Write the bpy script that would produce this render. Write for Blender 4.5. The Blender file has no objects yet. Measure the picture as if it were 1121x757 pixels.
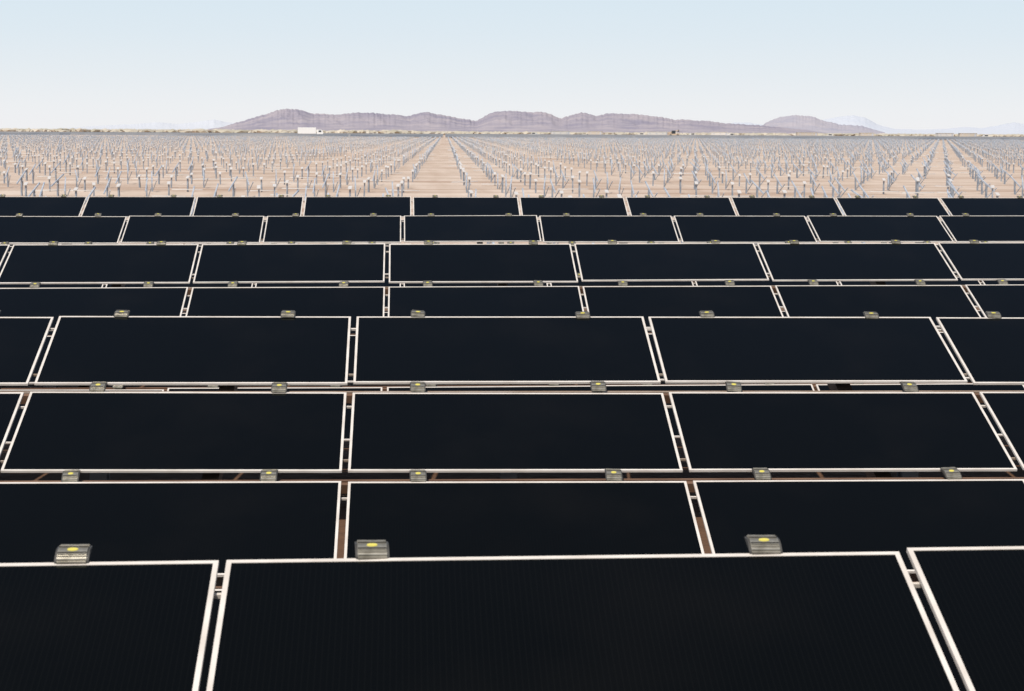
import bpy, math, random
import numpy as np
from mathutils import Matrix, Vector
random.seed(7); rng=np.random.default_rng(7)
sc=bpy.context.scene; COL=sc.collection
sc.view_settings.view_transform='Standard'; sc.view_settings.look='None'; sc.view_settings.exposure=0; sc.view_settings.gamma=1
H=2.16
# ---------------- materials
def mat(name,col,rough=.6,metal=0,spec=.5,var=None,vscale=5,bump=0,bscale=50,coord='Object'):
    m=bpy.data.materials.new(name);m.use_nodes=True;nt=m.node_tree;b=nt.nodes['Principled BSDF']
    b.inputs['Base Color'].default_value=(*col,1);b.inputs['Roughness'].default_value=rough
    b.inputs['Metallic'].default_value=metal;b.inputs['Specular IOR Level'].default_value=spec
    tc=nt.nodes.new('ShaderNodeTexCoord')
    if var:
        n=nt.nodes.new('ShaderNodeTexNoise');n.inputs['Scale'].default_value=vscale;n.inputs['Detail'].default_value=6
        nt.links.new(tc.outputs[coord],n.inputs['Vector'])
        r=nt.nodes.new('ShaderNodeValToRGB');r.color_ramp.elements[0].position=.35;r.color_ramp.elements[1].position=.65
        r.color_ramp.elements[0].color=(*col,1);r.color_ramp.elements[1].color=(*var,1)
        nt.links.new(n.outputs['Fac'],r.inputs['Fac']);nt.links.new(r.outputs['Color'],b.inputs['Base Color'])
    if bump:
        n2=nt.nodes.new('ShaderNodeTexNoise');n2.inputs['Scale'].default_value=bscale;n2.inputs['Detail'].default_value=5
        nt.links.new(tc.outputs[coord],n2.inputs['Vector'])
        bp=nt.nodes.new('ShaderNodeBump');bp.inputs['Strength'].default_value=bump
        nt.links.new(n2.outputs['Fac'],bp.inputs['Height']);nt.links.new(bp.outputs['Normal'],b.inputs['Normal'])
    return m
def glass_mat():
    m=bpy.data.materials.new("thin_film_glass");m.use_nodes=True;nt=m.node_tree;b=nt.nodes['Principled BSDF'];N=nt.nodes.new;L=nt.links.new
    tc=N('ShaderNodeTexCoord');w=N('ShaderNodeTexWave');w.wave_type='BANDS';w.bands_direction='X';w.inputs['Scale'].default_value=31
    L(tc.outputs['Object'],w.inputs['Vector'])
    oi=N('ShaderNodeObjectInfo')
    no=N('ShaderNodeTexNoise');no.noise_dimensions='4D';no.inputs['Scale'].default_value=2.2;no.inputs['Detail'].default_value=8
    L(tc.outputs['Object'],no.inputs['Vector']);L(oi.outputs['Random'],no.inputs['W'])
    mr=N('ShaderNodeMapRange');mr.inputs['From Min'].default_value=.85;mr.inputs['From Max'].default_value=1
    L(w.outputs['Fac'],mr.inputs['Value'])
    mx=N('ShaderNodeMix');mx.data_type='RGBA';mx.inputs['A'].default_value=(.0024,.0024,.0022,1);mx.inputs['B'].default_value=(.0036,.0036,.0033,1)
    L(mr.outputs['Result'],mx.inputs['Factor'])
    mr2=N('ShaderNodeMapRange');mr2.inputs['From Min'].default_value=.5;mr2.inputs['From Max'].default_value=.85;mr2.inputs['To Max'].default_value=.006
    L(no.outputs['Fac'],mr2.inputs['Value'])
    mx2=N('ShaderNodeMix');mx2.data_type='RGBA';mx2.inputs['B'].default_value=(.4,.32,.26,1)
    L(mr2.outputs['Result'],mx2.inputs['Factor']);L(mx.outputs['Result'],mx2.inputs['A']);L(mx2.outputs['Result'],b.inputs['Base Color'])
    mr3=N('ShaderNodeMapRange');mr3.inputs['To Min'].default_value=.05;mr3.inputs['To Max'].default_value=.14
    L(no.outputs['Fac'],mr3.inputs['Value']);L(mr3.outputs['Result'],b.inputs['Roughness'])
    # anti-reflective coated glass: weak facing reflection, stronger at grazing angles
    b.inputs['IOR'].default_value=1.38
    b.inputs['Specular IOR Level'].default_value=.13
    b.inputs['Specular Tint'].default_value=(.45,1,.85,1)
    return m
M_glass=glass_mat()
M_border=mat("pale_laminate_edge",(.72,.655,.57),.5,var=(.60,.53,.45),vscale=9)
M_clip=mat("clamp_aluminium",(.27,.245,.19),.35,.55,var=(.42,.385,.31),vscale=60)
M_rub=mat("clamp_rubber",(.055,.05,.042),.6)
M_yel=mat("yellow_cap",(.62,.53,.10),.6)
M_steel=mat("galvanised_steel",(.21,.235,.27),.5,.2,var=(.32,.34,.37),vscale=7)
M_steell=mat("bright_galvanised_steel",(.33,.37,.42),.45,.1,var=(.54,.56,.58),vscale=5)
M_bar=mat("dusty_pale_bar",(.64,.60,.55),.5,.1,var=(.5,.46,.42),vscale=3)
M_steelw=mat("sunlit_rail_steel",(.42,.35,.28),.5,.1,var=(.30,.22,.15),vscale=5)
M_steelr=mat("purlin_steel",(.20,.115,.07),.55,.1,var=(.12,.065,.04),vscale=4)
M_white=mat("white_paint",(.8,.8,.79),.4)
M_offw=mat("dusty_white_paint",(.72,.71,.68),.5)
M_cream=mat("weathered_cream_paint",(.60,.56,.50),.5)
M_tan=mat("tan_paint",(.48,.42,.34),.5)
M_orange=mat("orange_paint",(.55,.42,.30),.45)
M_tyre=mat("tyre_rubber",(.03,.03,.03),.8)
M_win=mat("dark_window",(.03,.04,.05),.1)
M_dgrey=mat("chassis_grey",(.08,.08,.085),.6)
M_roof=mat("roof_grey",(.45,.45,.46),.6)
M_far=mat("hazed_dusty_glass",(.14,.15,.165),.5,0,.2,var=(.28,.265,.25),vscale=.05)  # distance haze put into the lifted glass colour, along with dust
# ---------------- helpers
def boxv(x0,x1,y0,y1,z0,z1):
    v=[(x0,y0,z0),(x1,y0,z0),(x1,y1,z0),(x0,y1,z0),(x0,y0,z1),(x1,y0,z1),(x1,y1,z1),(x0,y1,z1)]
    f=[(0,3,2,1),(4,5,6,7),(0,1,5,4),(1,2,6,5),(2,3,7,6),(3,0,4,7)]
    return v,f
class MB:
    def __init__(s): s.v=[];s.f=[];s.m=[]
    def add(s,v,f,mi=0,M=None):
        o=len(s.v)
        if M is not None: v=[tuple(M@Vector(p)) for p in v]
        s.v+=list(v);s.f+=[tuple(i+o for i in q) for q in f];s.m+=[mi]*len(f);return s
    def box(s,*a,mi=0,M=None):
        v,f=boxv(*a);return s.add(v,f,mi,M)
    def cyl(s,c,r,h,axis='z',n=16,mi=0,r2=None,M=None):
        r2=r if r2 is None else r2;v=[];f=[]
        for k in range(n):
            a=2*math.pi*k/n;ca,sa=math.cos(a),math.sin(a)
            for rr,t in((r,-h/2),(r2,h/2)):
                p={'z':(rr*ca,rr*sa,t),'x':(t,rr*ca,rr*sa),'y':(rr*sa,t,rr*ca)}[axis]
                v.append((p[0]+c[0],p[1]+c[1],p[2]+c[2]))
        for k in range(n):
            j=(k+1)%n;f.append((2*k,2*j,2*j+1,2*k+1))
        f.append(tuple(2*k for k in range(n))[::-1]);f.append(tuple(2*k+1 for k in range(n)))
        return s.add(v,f,mi,M)
    def mesh(s,name,mats,bevel=0):
        me=bpy.data.meshes.new(name);me.from_pydata(s.v,[],s.f);
        for m in mats: me.materials.append(m)
        me.polygons.foreach_set('material_index',s.m);me.update()
        if bevel:
            import bmesh
            bm=bmesh.new();bm.from_mesh(me);bmesh.ops.bevel(bm,geom=bm.edges[:],offset=bevel,segments=2,affect='EDGES',clamp_overlap=True);bm.to_mesh(me);bm.free()
        return me
def obj(name,data,M=None,parent=None,**kw):
    o=bpy.data.objects.new(name,data);COL.objects.link(o)
    if parent is not None:o.parent=parent
    if M is not None:o.matrix_basis=M
    for k,v in kw.items():o[k]=v
    return o
# ---------------- camera
f_px,pit,yaw,rol=2078.8,*[math.radians(a) for a in(6.429,3.230,.298)]
Fv=np.array([math.sin(yaw)*math.cos(pit),math.cos(yaw)*math.cos(pit),-math.sin(pit)])
R=np.array([math.cos(yaw),-math.sin(yaw),0]);U=np.cross(R,Fv)
R2=R*math.cos(rol)+U*math.sin(rol);U2=-R*math.sin(rol)+U*math.cos(rol)
cd=bpy.data.cameras.new("camera");cam=obj("camera",cd)
cam.matrix_world=Matrix(((R2[0],U2[0],-Fv[0],0),(R2[1],U2[1],-Fv[1],0),(R2[2],U2[2],-Fv[2],H),(0,0,0,1)))
cd.sensor_width=36;cd.lens=f_px/1121*36;cd.clip_end=60000;cd.clip_start=.05
cd.dof.use_dof=True;cd.dof.focus_distance=11;cd.dof.aperture_fstop=18
sc.camera=cam
def az(x): return yaw+math.atan((x-560.5)/f_px)
def hor(x): return 141.5+5.5*x/1121   # horizon y in photo
# ---------------- light
EL,ROT=math.radians(52),math.radians(205)
w=bpy.data.worlds.new("World");sc.world=w;w.use_nodes=True;nt=w.node_tree;N=nt.nodes.new;L=nt.links.new
bg=nt.nodes['Background'];sky=N('ShaderNodeTexSky');sky.sky_type='NISHITA';sky.sun_disc=False
sky.sun_elevation=EL;sky.sun_rotation=ROT;sky.air_density=1.0;sky.dust_density=1.0;sky.ozone_density=1.2;sky.altitude=100
# low desert haze layer on top of the clear sky: depends only on elevation angle
tc=N('ShaderNodeTexCoord');sx=N('ShaderNodeSeparateXYZ');L(tc.outputs['Generated'],sx.inputs[0])
ra=N('ShaderNodeValToRGB');e=ra.color_ramp.elements
K=1/.115
def hz(p,c):
    q=ra.color_ramp.elements.new(p);q.color=(*c,1)
e[0].position=0;e[0].color=(.87,.87,.885,1);e[1].position=1;e[1].color=(.22,.42,.70,1)
hz(.012,(.85,.87,.89));hz(.03,(.79,.845,.885));hz(.05,(.73,.82,.885));hz(.075,(.68,.80,.885));hz(.2,(.42,.62,.84))
L(sx.outputs['Z'],ra.inputs['Fac'])
vm=N('ShaderNodeVectorMath');vm.operation='SCALE';vm.inputs['Scale'].default_value=K;L(ra.outputs['Color'],vm.inputs[0])
fr=N('ShaderNodeMapRange');fr.interpolation_type='SMOOTHSTEP';fr.inputs['From Min'].default_value=.08;fr.inputs['From Max'].default_value=.4;fr.inputs['To Min'].default_value=1;fr.inputs['To Max'].default_value=0
L(sx.outputs['Z'],fr.inputs['Value'])
mx=N('ShaderNodeMix');mx.data_type='RGBA';L(fr.outputs['Result'],mx.inputs['Factor']);L(sky.outputs[0],mx.inputs['A']);L(vm.outputs[0],mx.inputs['B'])
L(mx.outputs['Result'],bg.inputs[0]);bg.inputs[1].default_value=.115
sd=Vector((math.sin(ROT)*math.cos(EL),math.cos(ROT)*math.cos(EL),math.sin(EL)))
sl=bpy.data.lights.new("sun",'SUN');sl.energy=4.5;sl.angle=math.radians(.5);sl.color=(1,.95,.88)
so=obj("sun",sl);so.matrix_world=sd.to_track_quat('Z','Y').to_matrix().to_4x4()
# ---------------- ground
def ground():
    m=bpy.data.materials.new("desert_soil");m.use_nodes=True;nt=m.node_tree;b=nt.nodes['Principled BSDF'];N=nt.nodes.new;L=nt.links.new
    b.inputs['Roughness'].default_value=.95;b.inputs['Specular IOR Level'].default_value=.1
    g=N('ShaderNodeNewGeometry')
    n1=N('ShaderNodeTexNoise');n1.inputs['Scale'].default_value=.12;n1.inputs['Detail'].default_value=9;L(g.outputs['Position'],n1.inputs['Vector'])
    mp=N('ShaderNodeMapping');mp.inputs['Scale'].default_value=(.9,.06,1);mp.inputs['Rotation'].default_value=(0,0,math.radians(1.2));L(g.outputs['Position'],mp.inputs['Vector'])
    n2=N('ShaderNodeTexNoise');n2.inputs['Scale'].default_value=1.3;n2.inputs['Detail'].default_value=5;L(mp.outputs[0],n2.inputs['Vector'])
    ad=N('ShaderNodeMath');ad.operation='ADD';L(n1.outputs['Fac'],ad.inputs[0]);L(n2.outputs['Fac'],ad.inputs[1])
    r=N('ShaderNodeValToRGB');e=r.color_ramp.elements;e[0].position=.38;e[0].color=(.50,.38,.285,1);e[1].position=.64;e[1].color=(.64,.515,.41,1)
    hf=N('ShaderNodeMath');hf.operation='MULTIPLY';hf.inputs[1].default_value=.5;L(ad.outputs[0],hf.inputs[0]);L(hf.outputs[0],r.inputs['Fac'])
    # browner noise strips stretched along the row direction
    mp4=N('ShaderNodeMapping');mp4.inputs['Scale'].default_value=(.05,.30,1);L(g.outputs['Position'],mp4.inputs['Vector'])
    n4=N('ShaderNodeTexNoise');n4.inputs['Scale'].default_value=1;n4.inputs['Detail'].default_value=8;n4.inputs['Roughness'].default_value=.68;L(mp4.outputs[0],n4.inputs['Vector'])
    m4=N('ShaderNodeMapRange');m4.inputs['From Min'].default_value=.48;m4.inputs['From Max'].default_value=.62;m4.inputs['To Max'].default_value=.9;L(n4.outputs['Fac'],m4.inputs['Value'])
    x4=N('ShaderNodeMix');x4.data_type='RGBA';L(m4.outputs['Result'],x4.inputs['Factor']);L(r.outputs['Color'],x4.inputs['A']);x4.inputs['B'].default_value=(.38,.255,.18,1)
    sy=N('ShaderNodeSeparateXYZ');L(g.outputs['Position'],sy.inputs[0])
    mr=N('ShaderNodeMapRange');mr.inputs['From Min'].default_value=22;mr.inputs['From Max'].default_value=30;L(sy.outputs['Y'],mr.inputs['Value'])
    mx=N('ShaderNodeMix');mx.data_type='RGBA';mx.inputs['A'].default_value=(.13,.07,.04,1);L(mr.outputs['Result'],mx.inputs['Factor']);L(x4.outputs['Result'],mx.inputs['B']);L(mx.outputs['Result'],b.inputs['Base Color'])  # near soil darkened: shade under the tables put into its colour
    n3=N('ShaderNodeTexNoise');n3.inputs['Scale'].default_value=6;n3.inputs['Detail'].default_value=8;L(g.outputs['Position'],n3.inputs['Vector'])
    bp=N('ShaderNodeBump');bp.inputs['Strength'].default_value=.5;bp.inputs['Distance'].default_value=.1;L(n3.outputs['Fac'],bp.inputs['Height']);L(bp.outputs['Normal'],b.inputs['Normal'])
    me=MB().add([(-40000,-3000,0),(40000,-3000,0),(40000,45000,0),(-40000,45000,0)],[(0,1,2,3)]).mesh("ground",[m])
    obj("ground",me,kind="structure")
ground()
# ---------------- panels
PW,PH,GX,GY=1.2,.6,.0277,.0779;t=math.radians(19.966)
bw=.0092;xl,xr=-.002,PW+.002
gm=MB().box(xl+bw,xr-bw,-PH+bw,-bw,-.007,0).mesh("glass_sheet",[M_glass])
bm_=MB()
for a in((xl,xr,-bw,0),(xl,xr,-PH,-PH+bw),(xl,xl+bw,-PH+bw,-bw),(xr-bw,xr,-PH+bw,-bw)): bm_.box(*a,-.0075,.0012)
bme=bm_.mesh("edge_border",[M_border])
# clip: low ribbed aluminium clamp with a curved top
prof=[(-.043,.0015),(-.042,.0045),(-.035,.0055)]+[(-.032+.064*i/10,.0055+.0075*math.sin(math.pi*i/10)**.75) for i in range(1,10)]+[(.035,.0055),(.042,.0045),(.043,.0015)]
def ext(b,prof,x0,x1,mi):
    n=len(prof);v=[(x0,p[0],p[1]) for p in prof]+[(x1,p[0],p[1]) for p in prof]
    f=[(i,(i+1)%n,n+(i+1)%n,n+i) for i in range(n)]+[tuple(range(n))[::-1],tuple(range(n,2*n))]
    b.add(v,[q[::-1] for q in f],mi)
cb=MB();ext(cb,prof,-.026,.026,0)
lo=[(p[0]*.93,p[1]*.78+.0004) for p in prof]
ext(cb,lo,-.030,-.0262,1);ext(cb,lo,.0262,.030,1)
for yy in(-.038,.035): cb.box(-.0255,.0255,yy,yy+.003,.003,.0078,mi=0)
for yy,hh in((-.027,.0105),(-.021,.0125),(-.015,.0137),(.013,.0137),(.019,.0125),(.025,.0105)): cb.box(-.0255,.0255,yy,yy+.002,.003,hh,mi=0 if abs(yy+.001)>.018 else 1)
cb.box(-.018,.018,-.012,.012,-.03,.0014,mi=1)
cme=cb.mesh("clip",[M_clip,M_rub]);yme=MB().cyl((0,0,.0128),.0095,.0022,n=24,r2=.0085,M=Matrix.Diagonal((1.1,.82,1,1))).mesh("cap",[M_yel])
T=[(-.3121,3.3222,-.7559,-.0078,-3,2,4),(-.2017,7.9195,-.7719,.0017,-4,4,5),(-.1042,12.5879,-.7455,-.0037,-5,5,5),(-.0131,17.2166,-.7629,-.0029,-6,6,3),(.0897,21.896,-.7544,-.002,-7,7,3)]
def hbeam(h,w_=.10,d=.12,z0=-.3):
    b=MB();tk=.008
    b.box(-w_/2,w_/2,-d/2,-d/2+tk,z0,h);b.box(-w_/2,w_/2,d/2-tk,d/2,z0,h);b.box(-tk/2,tk/2,-d/2+tk,d/2-tk,z0,h-.001);return b
for ti,(X,Y,Z,s,c0,c1,nl) in enumerate(T):
    e1=Vector((1,0,-s)).normalized();ey=Vector((0,math.cos(t),math.sin(t)));n=e1.cross(ey).normalized()
    B=Matrix.Identity(4)
    for i in range(3): B[i][0]=e1[i];B[i][1]=ey[i];B[i][2]=n[i];B[i][3]=(X,Y,Z+H)[i]
    px,gxr=PW+(GX if ti else .020),PH+GY
    for c in range(c0,c1+1):
        for r in range(4):
            J=Matrix.Translation((c*px+random.gauss(0,.0012),-r*gxr+random.gauss(0,.0015),random.gauss(0,.0015)))@Matrix.Rotation(random.gauss(0,.0016),4,'Z')@Matrix.Rotation(random.gauss(0,.004),4,'X')@Matrix.Rotation(random.gauss(0,.0015),4,'Y')
            p=obj("solar_panel",gm,B@J,label="black thin-film solar panel with pale edge on tilted rack",category="solar panel",group="solar panels mounted in tilted rows")
            obj("edge_border",bme,None,p)
    rack=obj("mounting_rack",None,Matrix.Translation((X,Y-1.24,0)),label="galvanised steel mounting rack carrying a row of solar panels",category="rack",group="steel racks under the solar panels")
    inv=Matrix.Translation((-X,-(Y-1.24),0))
    x0,x1=c0*px-.1,(c1+1)*px+.1
    for r in range(4):
        for vv in(.09,.50):
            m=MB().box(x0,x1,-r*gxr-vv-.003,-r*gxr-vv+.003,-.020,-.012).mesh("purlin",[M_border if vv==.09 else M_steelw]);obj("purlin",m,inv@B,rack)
        if r<3:
            yc=-r*gxr-PH-GY/2
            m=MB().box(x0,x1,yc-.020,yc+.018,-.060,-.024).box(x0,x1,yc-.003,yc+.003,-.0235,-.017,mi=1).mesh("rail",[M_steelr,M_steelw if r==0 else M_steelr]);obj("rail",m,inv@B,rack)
    hp=Z+H-1.24*math.tan(t)-.12
    pm=hbeam(hp).mesh("post",[M_steel])
    bmsh=MB().box(-.03,.03,-2.45,-.05,-.13,-.062).mesh("tilt_beam",[M_steelr])
    k=c0
    while k<=c1+1:
        obj("post",pm,inv@Matrix.Translation((X+k*px-.5,Y-1.24,-k*px*s)),rack)
        obj("tilt_beam",bmsh,inv@B@Matrix.Translation((k*px-.5,0,0)),rack);k+=2
    for c in range(c0,c1+1):
        for fx in(.21,.79):
            if ti==0 and c==1 and fx==.21: fx=.245
            for l in range(nl):
                yy=-l*gxr+GY/2 if l else .017
                S=Matrix.Diagonal((1,.92 if l else .66,1,1))
                cl=obj("clip",cme,inv@B@Matrix.Translation((c*px+fx*PW+random.gauss(0,.005),yy+random.gauss(0,.002),0.001))@Matrix.Rotation(random.gauss(0,.04),4,'Z')@Matrix.Rotation(random.gauss(0,.03),4,'Y')@S,rack)
                obj("cap",yme,None,cl)
# ---------------- field posts
SK=.0975/4.66
PER=7.37
cols=[]
for gi in range(0,28):
    lo_=1.10 if gi==0 else PER*gi+1.3; hi_=PER*(gi+1)-1.3
    for q in range(5):
        c=lo_+(hi_-lo_)*q/4;cols.append(c);cols.append(-c)
cols=sorted(cols)
pts=[]
k=0
while True:
    k+=1;Yr=21.896+4.66*k-1.24
    if Yr>560:break
    Xr=.0897+.0975*k
    for cx in cols:
        x=Xr+cx
        a=math.atan2(x,Yr)
        if abs(a-yaw)>.36 and abs(x)>18: continue
        if abs(x)>.30*Yr+14: continue
        if rng.random()<.05: continue
        q=rng.random();pb=.42+.30*(1/(1+math.exp(-(a-yaw-.05)*30)))
        patch=math.sin(x*.11+Yr*.05)+math.sin(Yr*.043-x*.03)
        kind=2 if q<max(.2,pb+.14*patch) else (1 if q>.80 else 0)
        pts.append((Yr+rng.normal(0,.07),x+rng.normal(0,.03),a,kind,rng.normal(0,.05)))
inview=[p for p in pts if abs(p[2]-yaw)<math.atan(560/f_px)+.006 and p[0]>44]
inview.sort(key=lambda p:p[0]);near=set(id(p) for p in inview[:298])
PHT=.54
pm=hbeam(PHT,.045,.08).mesh("mounting_post",[M_steel])
def beamgeo(b,M,mi=0):
    b.box(-.016,.016,-.60,.55,-.01,.030,M=M,mi=mi)
def headgeo(b,M,mi=0):
    b.box(-.05,.05,-.11,.11,-.012,.012,M=M,mi=mi)
def bracegeo(b,M,mi=0):
    b.box(-.013,.013,-.012,.012,-.04,.50,M=M@Matrix.Translation((.035,-.04,.12))@Matrix.Rotation(.85,4,'X')@Matrix.Rotation(.25,4,'Y'),mi=mi)
CR=(-.55,.55,-.10,-.06,.10,.135)
Rm=Matrix.Translation((0,0,PHT))@Matrix.Rotation(t,4,'X')
tb=MB();beamgeo(tb,Rm);tbm=tb.mesh("tilt_beam",[M_steell])
br=MB();bracegeo(br,Matrix.Identity(4));brm=br.mesh("brace",[M_steell])
hd=MB();headgeo(hd,Rm);hdm=hd.mesh("head_plate",[M_bar])
crm=MB().box(*CR).mesh("cross_beam",[M_bar])
far=MB()
for p in pts:
    Yr,x,a,kind,dh=p
    if id(p) in near:
        o=obj("mounting_post",pm,Matrix.Translation((x,Yr,dh-.03))@Matrix.Rotation(random.gauss(0,.02),4,'X')@Matrix.Rotation(random.gauss(0,.02),4,'Y')@Matrix.Rotation(random.gauss(0,.12),4,'Z'),
          label=("bare galvanised steel post standing in sand","steel post with low cross beam standing in sand","galvanised steel post with short tilted beam in sand")[kind],category="post",group="steel mounting posts in the sand")
        if kind==2: obj("tilt_beam",tbm,None,o);obj("brace",brm,None,o)
        else: obj("head_plate",hdm,None,o)
        if kind==1: obj("cross_beam",crm,None,o)
    else:
        far.box(x-.0225,x+.0225,Yr-.04,Yr+.04,-.02,PHT+dh-.03)
        M=Matrix.Translation((x,Yr,PHT+dh-.03))@Matrix.Rotation(t,4,'X')
        if kind==2:
            beamgeo(far,M,1)
            if Yr<200: bracegeo(far,Matrix.Translation((x,Yr,dh-.03)),1)
        else: headgeo(far,M,2)
        if kind==1: far.box(x+CR[0],x+CR[1],Yr+CR[2],Yr+CR[3],CR[4],CR[5],mi=2)
obj("mounting_post_field",far.mesh("mounting_post_field",[M_steel,M_steell,M_bar]),kind="stuff",label="rows of steel posts stretching over sandy ground",category="posts")
# ---------------- far finished arrays
fa=MB()
for Yr in np.arange(600,900,6.0):
    for x0 in np.arange(-420,480,30):
        if rng.random()<(.35 if x0>-110 else .8): continue
        M=Matrix.Translation((x0+Yr*SK,Yr,.62))@Matrix.Rotation(t,4,'X')
        fa.box(0,29,-1.0,1.0,0,.02,M=M);
        for q in (2,14,26): fa.box(x0+Yr*SK+q,x0+Yr*SK+q+.12,Yr-.06,Yr+.06,0,.6)
obj("distant_solar_array",fa.mesh("distant_solar_array",[M_far]),kind="stuff",label="long rows of finished dark solar panels near horizon",category="solar panels")
# ---------------- scrub
M_scrub=mat("desert_scrub",(.37,.33,.24),.9,var=(.54,.47,.37),vscale=.02,coord='Object')  # paler olive, distance haze mixed into the colour
import bmesh
bmm=bmesh.new();bmesh.ops.create_icosphere(bmm,subdivisions=1,radius=1);iv=np.array([v.co[:] for v in bmm.verts]);jf=[tuple(v.index for v in f.verts) for f in bmm.faces];bmm.free()
sb=MB()
for i in range(4200):
    D=rng.uniform(1100,3200);a=yaw+rng.uniform(-.36,.36);
    dens=.5+.5*math.sin(a*23+1.3)*math.sin(a*61)
    if rng.random()>dens+.35: continue
    h=rng.uniform(.6,1.7)*(1.3 if a<yaw-.05 else 1);wd=h*rng.uniform(1,3.4)
    v=iv*(1+rng.uniform(-.3,.3,(len(iv),1)))*np.array([wd,wd,h*.75])+np.array([D*math.sin(a),D*math.cos(a),h*.6])
    sb.add([tuple(q) for q in v],jf)
obj("desert_scrub",sb.mesh("desert_scrub",[M_scrub]),kind="stuff",label="low dry desert scrub along the horizon",category="scrub")
# ---------------- mountains
def mountain(name,prof,D,depth,c1,c2,rough=1,seed=1):  # base colours c1 and c2 carry the aerial haze
    m=bpy.data.materials.new(name);m.use_nodes=True;nt=m.node_tree;b=nt.nodes['Principled BSDF'];N=nt.nodes.new;L=nt.links.new
    b.inputs['Roughness'].default_value=1;b.inputs['Specular IOR Level'].default_value=0
    g=N('ShaderNodeNewGeometry');n1=N('ShaderNodeTexNoise');n1.inputs['Scale'].default_value=.006;n1.inputs['Detail'].default_value=10;n1.inputs['Roughness'].default_value=.65;L(g.outputs['Position'],n1.inputs['Vector'])
    r=N('ShaderNodeValToRGB');e=r.color_ramp.elements;e[0].position=.38;e[0].color=(*c1,1);e[1].position=.62;e[1].color=(*c2,1);L(n1.outputs['Fac'],r.inputs['Fac']);L(r.outputs['Color'],b.inputs['Base Color'])
    n2=N('ShaderNodeTexNoise');n2.inputs['Scale'].default_value=.012;n2.inputs['Detail'].default_value=8;L(g.outputs['Position'],n2.inputs['Vector'])
    bp=N('ShaderNodeBump');bp.inputs['Strength'].default_value=.5;bp.inputs['Distance'].default_value=22;L(n2.outputs['Fac'],bp.inputs['Height']);L(bp.outputs['Normal'],b.inputs['Normal'])
    rg=np.random.default_rng(seed)
    xs=np.array([p[0] for p in prof]);ys=np.array([hor(p[0])-p[1] for p in prof])
    nx=int((xs[-1]-xs[0])*1.4);ny=30
    X=np.linspace(xs[0],xs[-1],nx);hp=np.interp(X,xs,ys)
    kk=np.array([1,2,1])/4.;hs=np.convolve(np.pad(hp,1,'edge'),kk,'valid')
    wob=sum(rg.normal(0,.42*rough)/(i**.45)*np.sin(X*i*.06+rg.uniform(0,6)) for i in range(1,34))
    hs=np.maximum(hs+wob*np.clip(hs/10,0,1)*.55,0)
    V=[];
    ph=[rg.uniform(0,6) for _ in range(12)]
    for j in range(ny):
        u=j/(ny-1)
        rise=np.clip(u/.6,0,1)**1.25 if u<=.6 else 1-((u-.6)/.4)**1.5
        for i in range(nx):
            gul=0
            for q in range(9): gul+=math.sin(X[i]*(.10+.137*q)+ph[q]+(4+1.7*q)*math.sin(u*4+ph[q]))/(q+1.8)
            hh=hs[i]*(rise*(1+.085*gul*rough*math.sin(min(u/.6,1)*math.pi)))
            Dd=D+depth*(u-.6)
            a=az(X[i]);hm=hh*D/f_px+(H if hh>.3 else 0)
            V.append((Dd*math.sin(a)/math.cos(a-yaw),Dd*math.cos(a)/math.cos(a-yaw),max(hm,0)-1))
    Fc=[(j*nx+i,j*nx+i+1,(j+1)*nx+i+1,(j+1)*nx+i) for j in range(ny-1) for i in range(nx-1)]
    me=bpy.data.meshes.new(name);me.from_pydata(V,[],Fc);me.materials.append(m)
    me.polygons.foreach_set('use_smooth',[True]*len(Fc));me.update();obj(name,me,kind="structure")
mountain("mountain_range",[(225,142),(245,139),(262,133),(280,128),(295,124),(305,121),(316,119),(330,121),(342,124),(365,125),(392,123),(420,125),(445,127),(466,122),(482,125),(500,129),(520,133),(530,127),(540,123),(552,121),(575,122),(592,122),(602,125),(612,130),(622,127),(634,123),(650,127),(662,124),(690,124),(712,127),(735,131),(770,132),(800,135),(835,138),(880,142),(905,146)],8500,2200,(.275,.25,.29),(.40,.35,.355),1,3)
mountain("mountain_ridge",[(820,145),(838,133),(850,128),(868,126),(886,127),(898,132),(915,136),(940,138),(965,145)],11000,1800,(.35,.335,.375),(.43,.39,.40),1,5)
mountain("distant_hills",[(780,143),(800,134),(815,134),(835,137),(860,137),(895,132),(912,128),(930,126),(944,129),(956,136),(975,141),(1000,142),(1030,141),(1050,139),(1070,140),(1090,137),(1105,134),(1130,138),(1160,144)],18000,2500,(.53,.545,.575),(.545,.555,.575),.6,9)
mountain("far_hills",[(60,141),(110,138),(150,136),(175,134),(195,136),(215,134),(235,131),(250,134),(270,136),(300,143)],20000,2500,(.56,.565,.58),(.57,.575,.585),.5,11)
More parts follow.
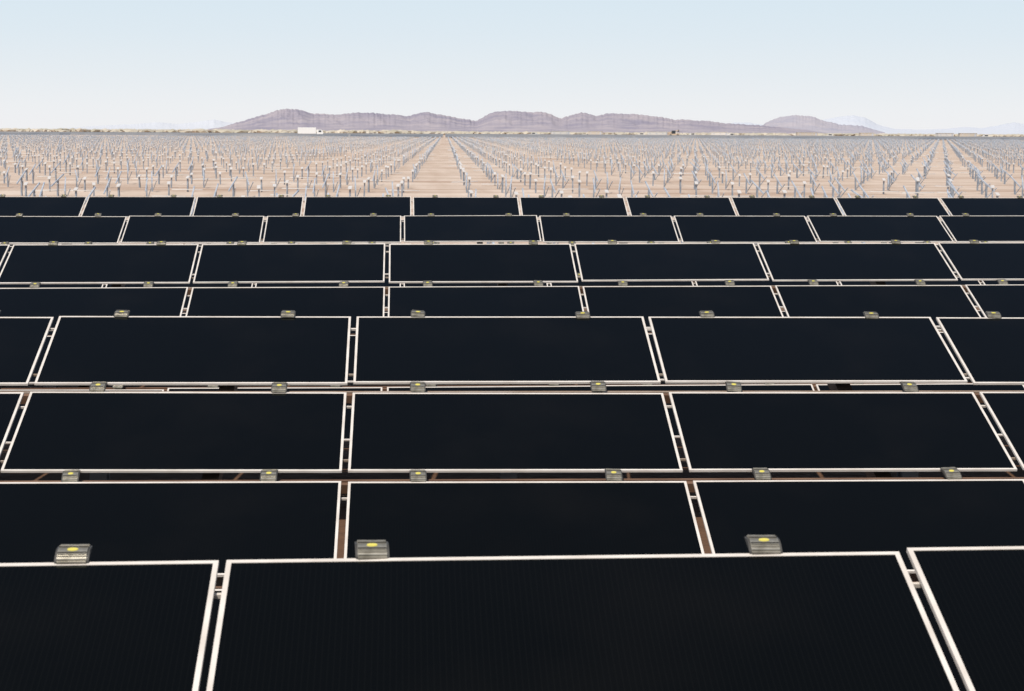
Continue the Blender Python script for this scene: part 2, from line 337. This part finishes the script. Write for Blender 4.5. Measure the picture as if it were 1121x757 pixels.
# ---------------- vehicles and site buildings
def place(x,D): a=az(x);return Matrix.Translation((D*math.sin(a),D*math.cos(a),0))
def wheel_mesh(r,wd):
    return MB().cyl((0,0,0),r,wd,'y',18,0).cyl((0,0,0),r*.5,wd+.03,'y',12,1).mesh("wheel",[M_tyre,M_white])
def truck(x,D,rot,label,L_=8.5):
    o=obj("box_truck",None,place(x,D)@Matrix.Rotation(rot,4,'Z'),label=label,category="truck")
    obj("cargo_box",MB().box(-L_/2,L_/2-2.4,-1.25,1.25,1.05,3.2).mesh("cargo_box",[M_offw],.04),None,o)
    c=MB();pf=[(L_/2-2.2,.7),(L_/2,.7),(L_/2+.05,1.6),(L_/2-.45,2.4),(L_/2-2.2,2.5)];n=5
    v=[(p[0],-1.15,p[1]) for p in pf]+[(p[0],1.15,p[1]) for p in pf]
    c.add(v,[(i,(i+1)%n,n+(i+1)%n,n+i) for i in range(n)]+[tuple(range(n))[::-1],tuple(range(n,2*n))])
    obj("cab",c.mesh("cab",[M_offw],.04),None,o)
    obj("window",MB().box(L_/2-1.5,L_/2-.6,-1.17,1.17,1.6,2.2).mesh("window",[M_win]),None,o)
    obj("chassis",MB().box(-L_/2+.1,L_/2-.1,-.5,.5,.6,1.0).mesh("chassis",[M_dgrey]),None,o)
    wm=wheel_mesh(.5,.35)
    for wx in(-L_/2+1.2,-L_/2+2.4,L_/2-1.1):
        for wy in(-1,1): obj("wheel",wm,Matrix.Translation((wx,wy,.5)),o)
def pickup(x,D,rot,m=M_cream,label="pale pickup truck parked on the desert ground"):
    o=obj("pickup_truck",None,place(x,D)@Matrix.Rotation(rot,4,'Z'),label=label,category="pickup truck",group="parked pickup trucks")
    pf=[(-2.7,.5),(2.6,.5),(2.7,1.0),(1.5,1.15),(.9,1.8),(-.7,1.85),(-.9,1.15),(-2.7,1.15)];n=len(pf)
    v=[(p[0],-.95,p[1]) for p in pf]+[(p[0],.95,p[1]) for p in pf]
    obj("body",MB().add(v,[(i,(i+1)%n,n+(i+1)%n,n+i) for i in range(n)]+[tuple(range(n))[::-1],tuple(range(n,2*n))]).mesh("body",[m],.03),None,o)
    obj("window",MB().box(-.6,.85,-.96,.96,1.2,1.68).mesh("window",[M_win]),None,o)
    wm=wheel_mesh(.4,.28)
    for wx in(-1.8,1.7):
        for wy in(-.85,.85): obj("wheel",wm,Matrix.Translation((wx,wy,.4)),o)
def trailer(x,D,rot,L_,m,label):
    o=obj("site_office",None,place(x,D)@Matrix.Rotation(rot,4,'Z'),label=label,category="site office",group="site offices on the desert plain")
    obj("wall",MB().box(-L_/2,L_/2,-1.5,1.5,.4,2.4).mesh("wall",[m],.03),None,o)
    obj("roof",MB().box(-L_/2-.15,L_/2+.15,-1.65,1.65,2.4,2.52).mesh("roof",[M_cream]),None,o)
    for i in range(int(L_//3)): obj("window",MB().box(-L_/2+1+i*3,-L_/2+1.6+i*3,-1.53,-1.48,1.4,1.9).mesh("window",[M_roof]),None,o)
    obj("door",MB().box(L_/2-1.2,L_/2-.4,-1.53,-1.48,.42,2.2).mesh("door",[M_roof]),None,o)
    obj("skirt",MB().box(-L_/2+.1,L_/2-.1,-1.4,1.4,0,.4).mesh("skirt",[M_tan]),None,o)
def lifter(x,D,rot,m,label):
    o=obj("telehandler",None,place(x,D)@Matrix.Rotation(rot,4,'Z'),label=label,category="construction machine",group="construction machines on the site")
    obj("body",MB().box(-2.4,2.2,-1,1,.8,1.6).box(-2.5,-1.2,-1,1,1.6,2.1).mesh("body",[m],.05),None,o)
    obj("cab",MB().box(-.9,.6,-.95,0,1.61,2.9).mesh("cab",[M_win],.05),None,o)
    obj("boom",MB().box(0,4.6,.2,.6,-.2,.2,M=Matrix.Translation((-2.2,0,2.0))@Matrix.Rotation(-.22,4,'Y')).mesh("boom",[m],.03),None,o)
    obj("fork",MB().box(2.3,3.5,-.5,1.1,2.3,2.4).box(2.2,2.3,-.5,1.1,2.3,3.3).mesh("fork",[M_dgrey]),None,o)
    wm=wheel_mesh(.65,.45)
    for wx in(-1.6,1.5):
        for wy in(-1,1): obj("wheel",wm,Matrix.Translation((wx,wy,.65)),o)
truck(340,660,.05,"long white box truck driving on the desert plain",8.6)
for x,D,L_,m in((612,900,9,M_cream),(650,960,7,M_tan),(718,900,10,M_cream),(785,930,8,M_cream),(880,930,10,M_tan),(945,980,7,M_tan),(1030,930,8,M_cream),(1055,900,8,M_tan)):
    trailer(x,D,random.gauss(0,.1),L_,m,"low cream site office standing beyond the solar field" if m is M_cream else "low tan site office standing beyond the solar field")
for x,D in((583,850),(700,870),(755,880),(798,865),(905,880),(1075,870)): pickup(x,D,random.uniform(-.3,.3)+random.choice((0,math.pi)))
lifter(735,800,.2,M_orange,"orange telescopic lifter with raised boom on the plain")
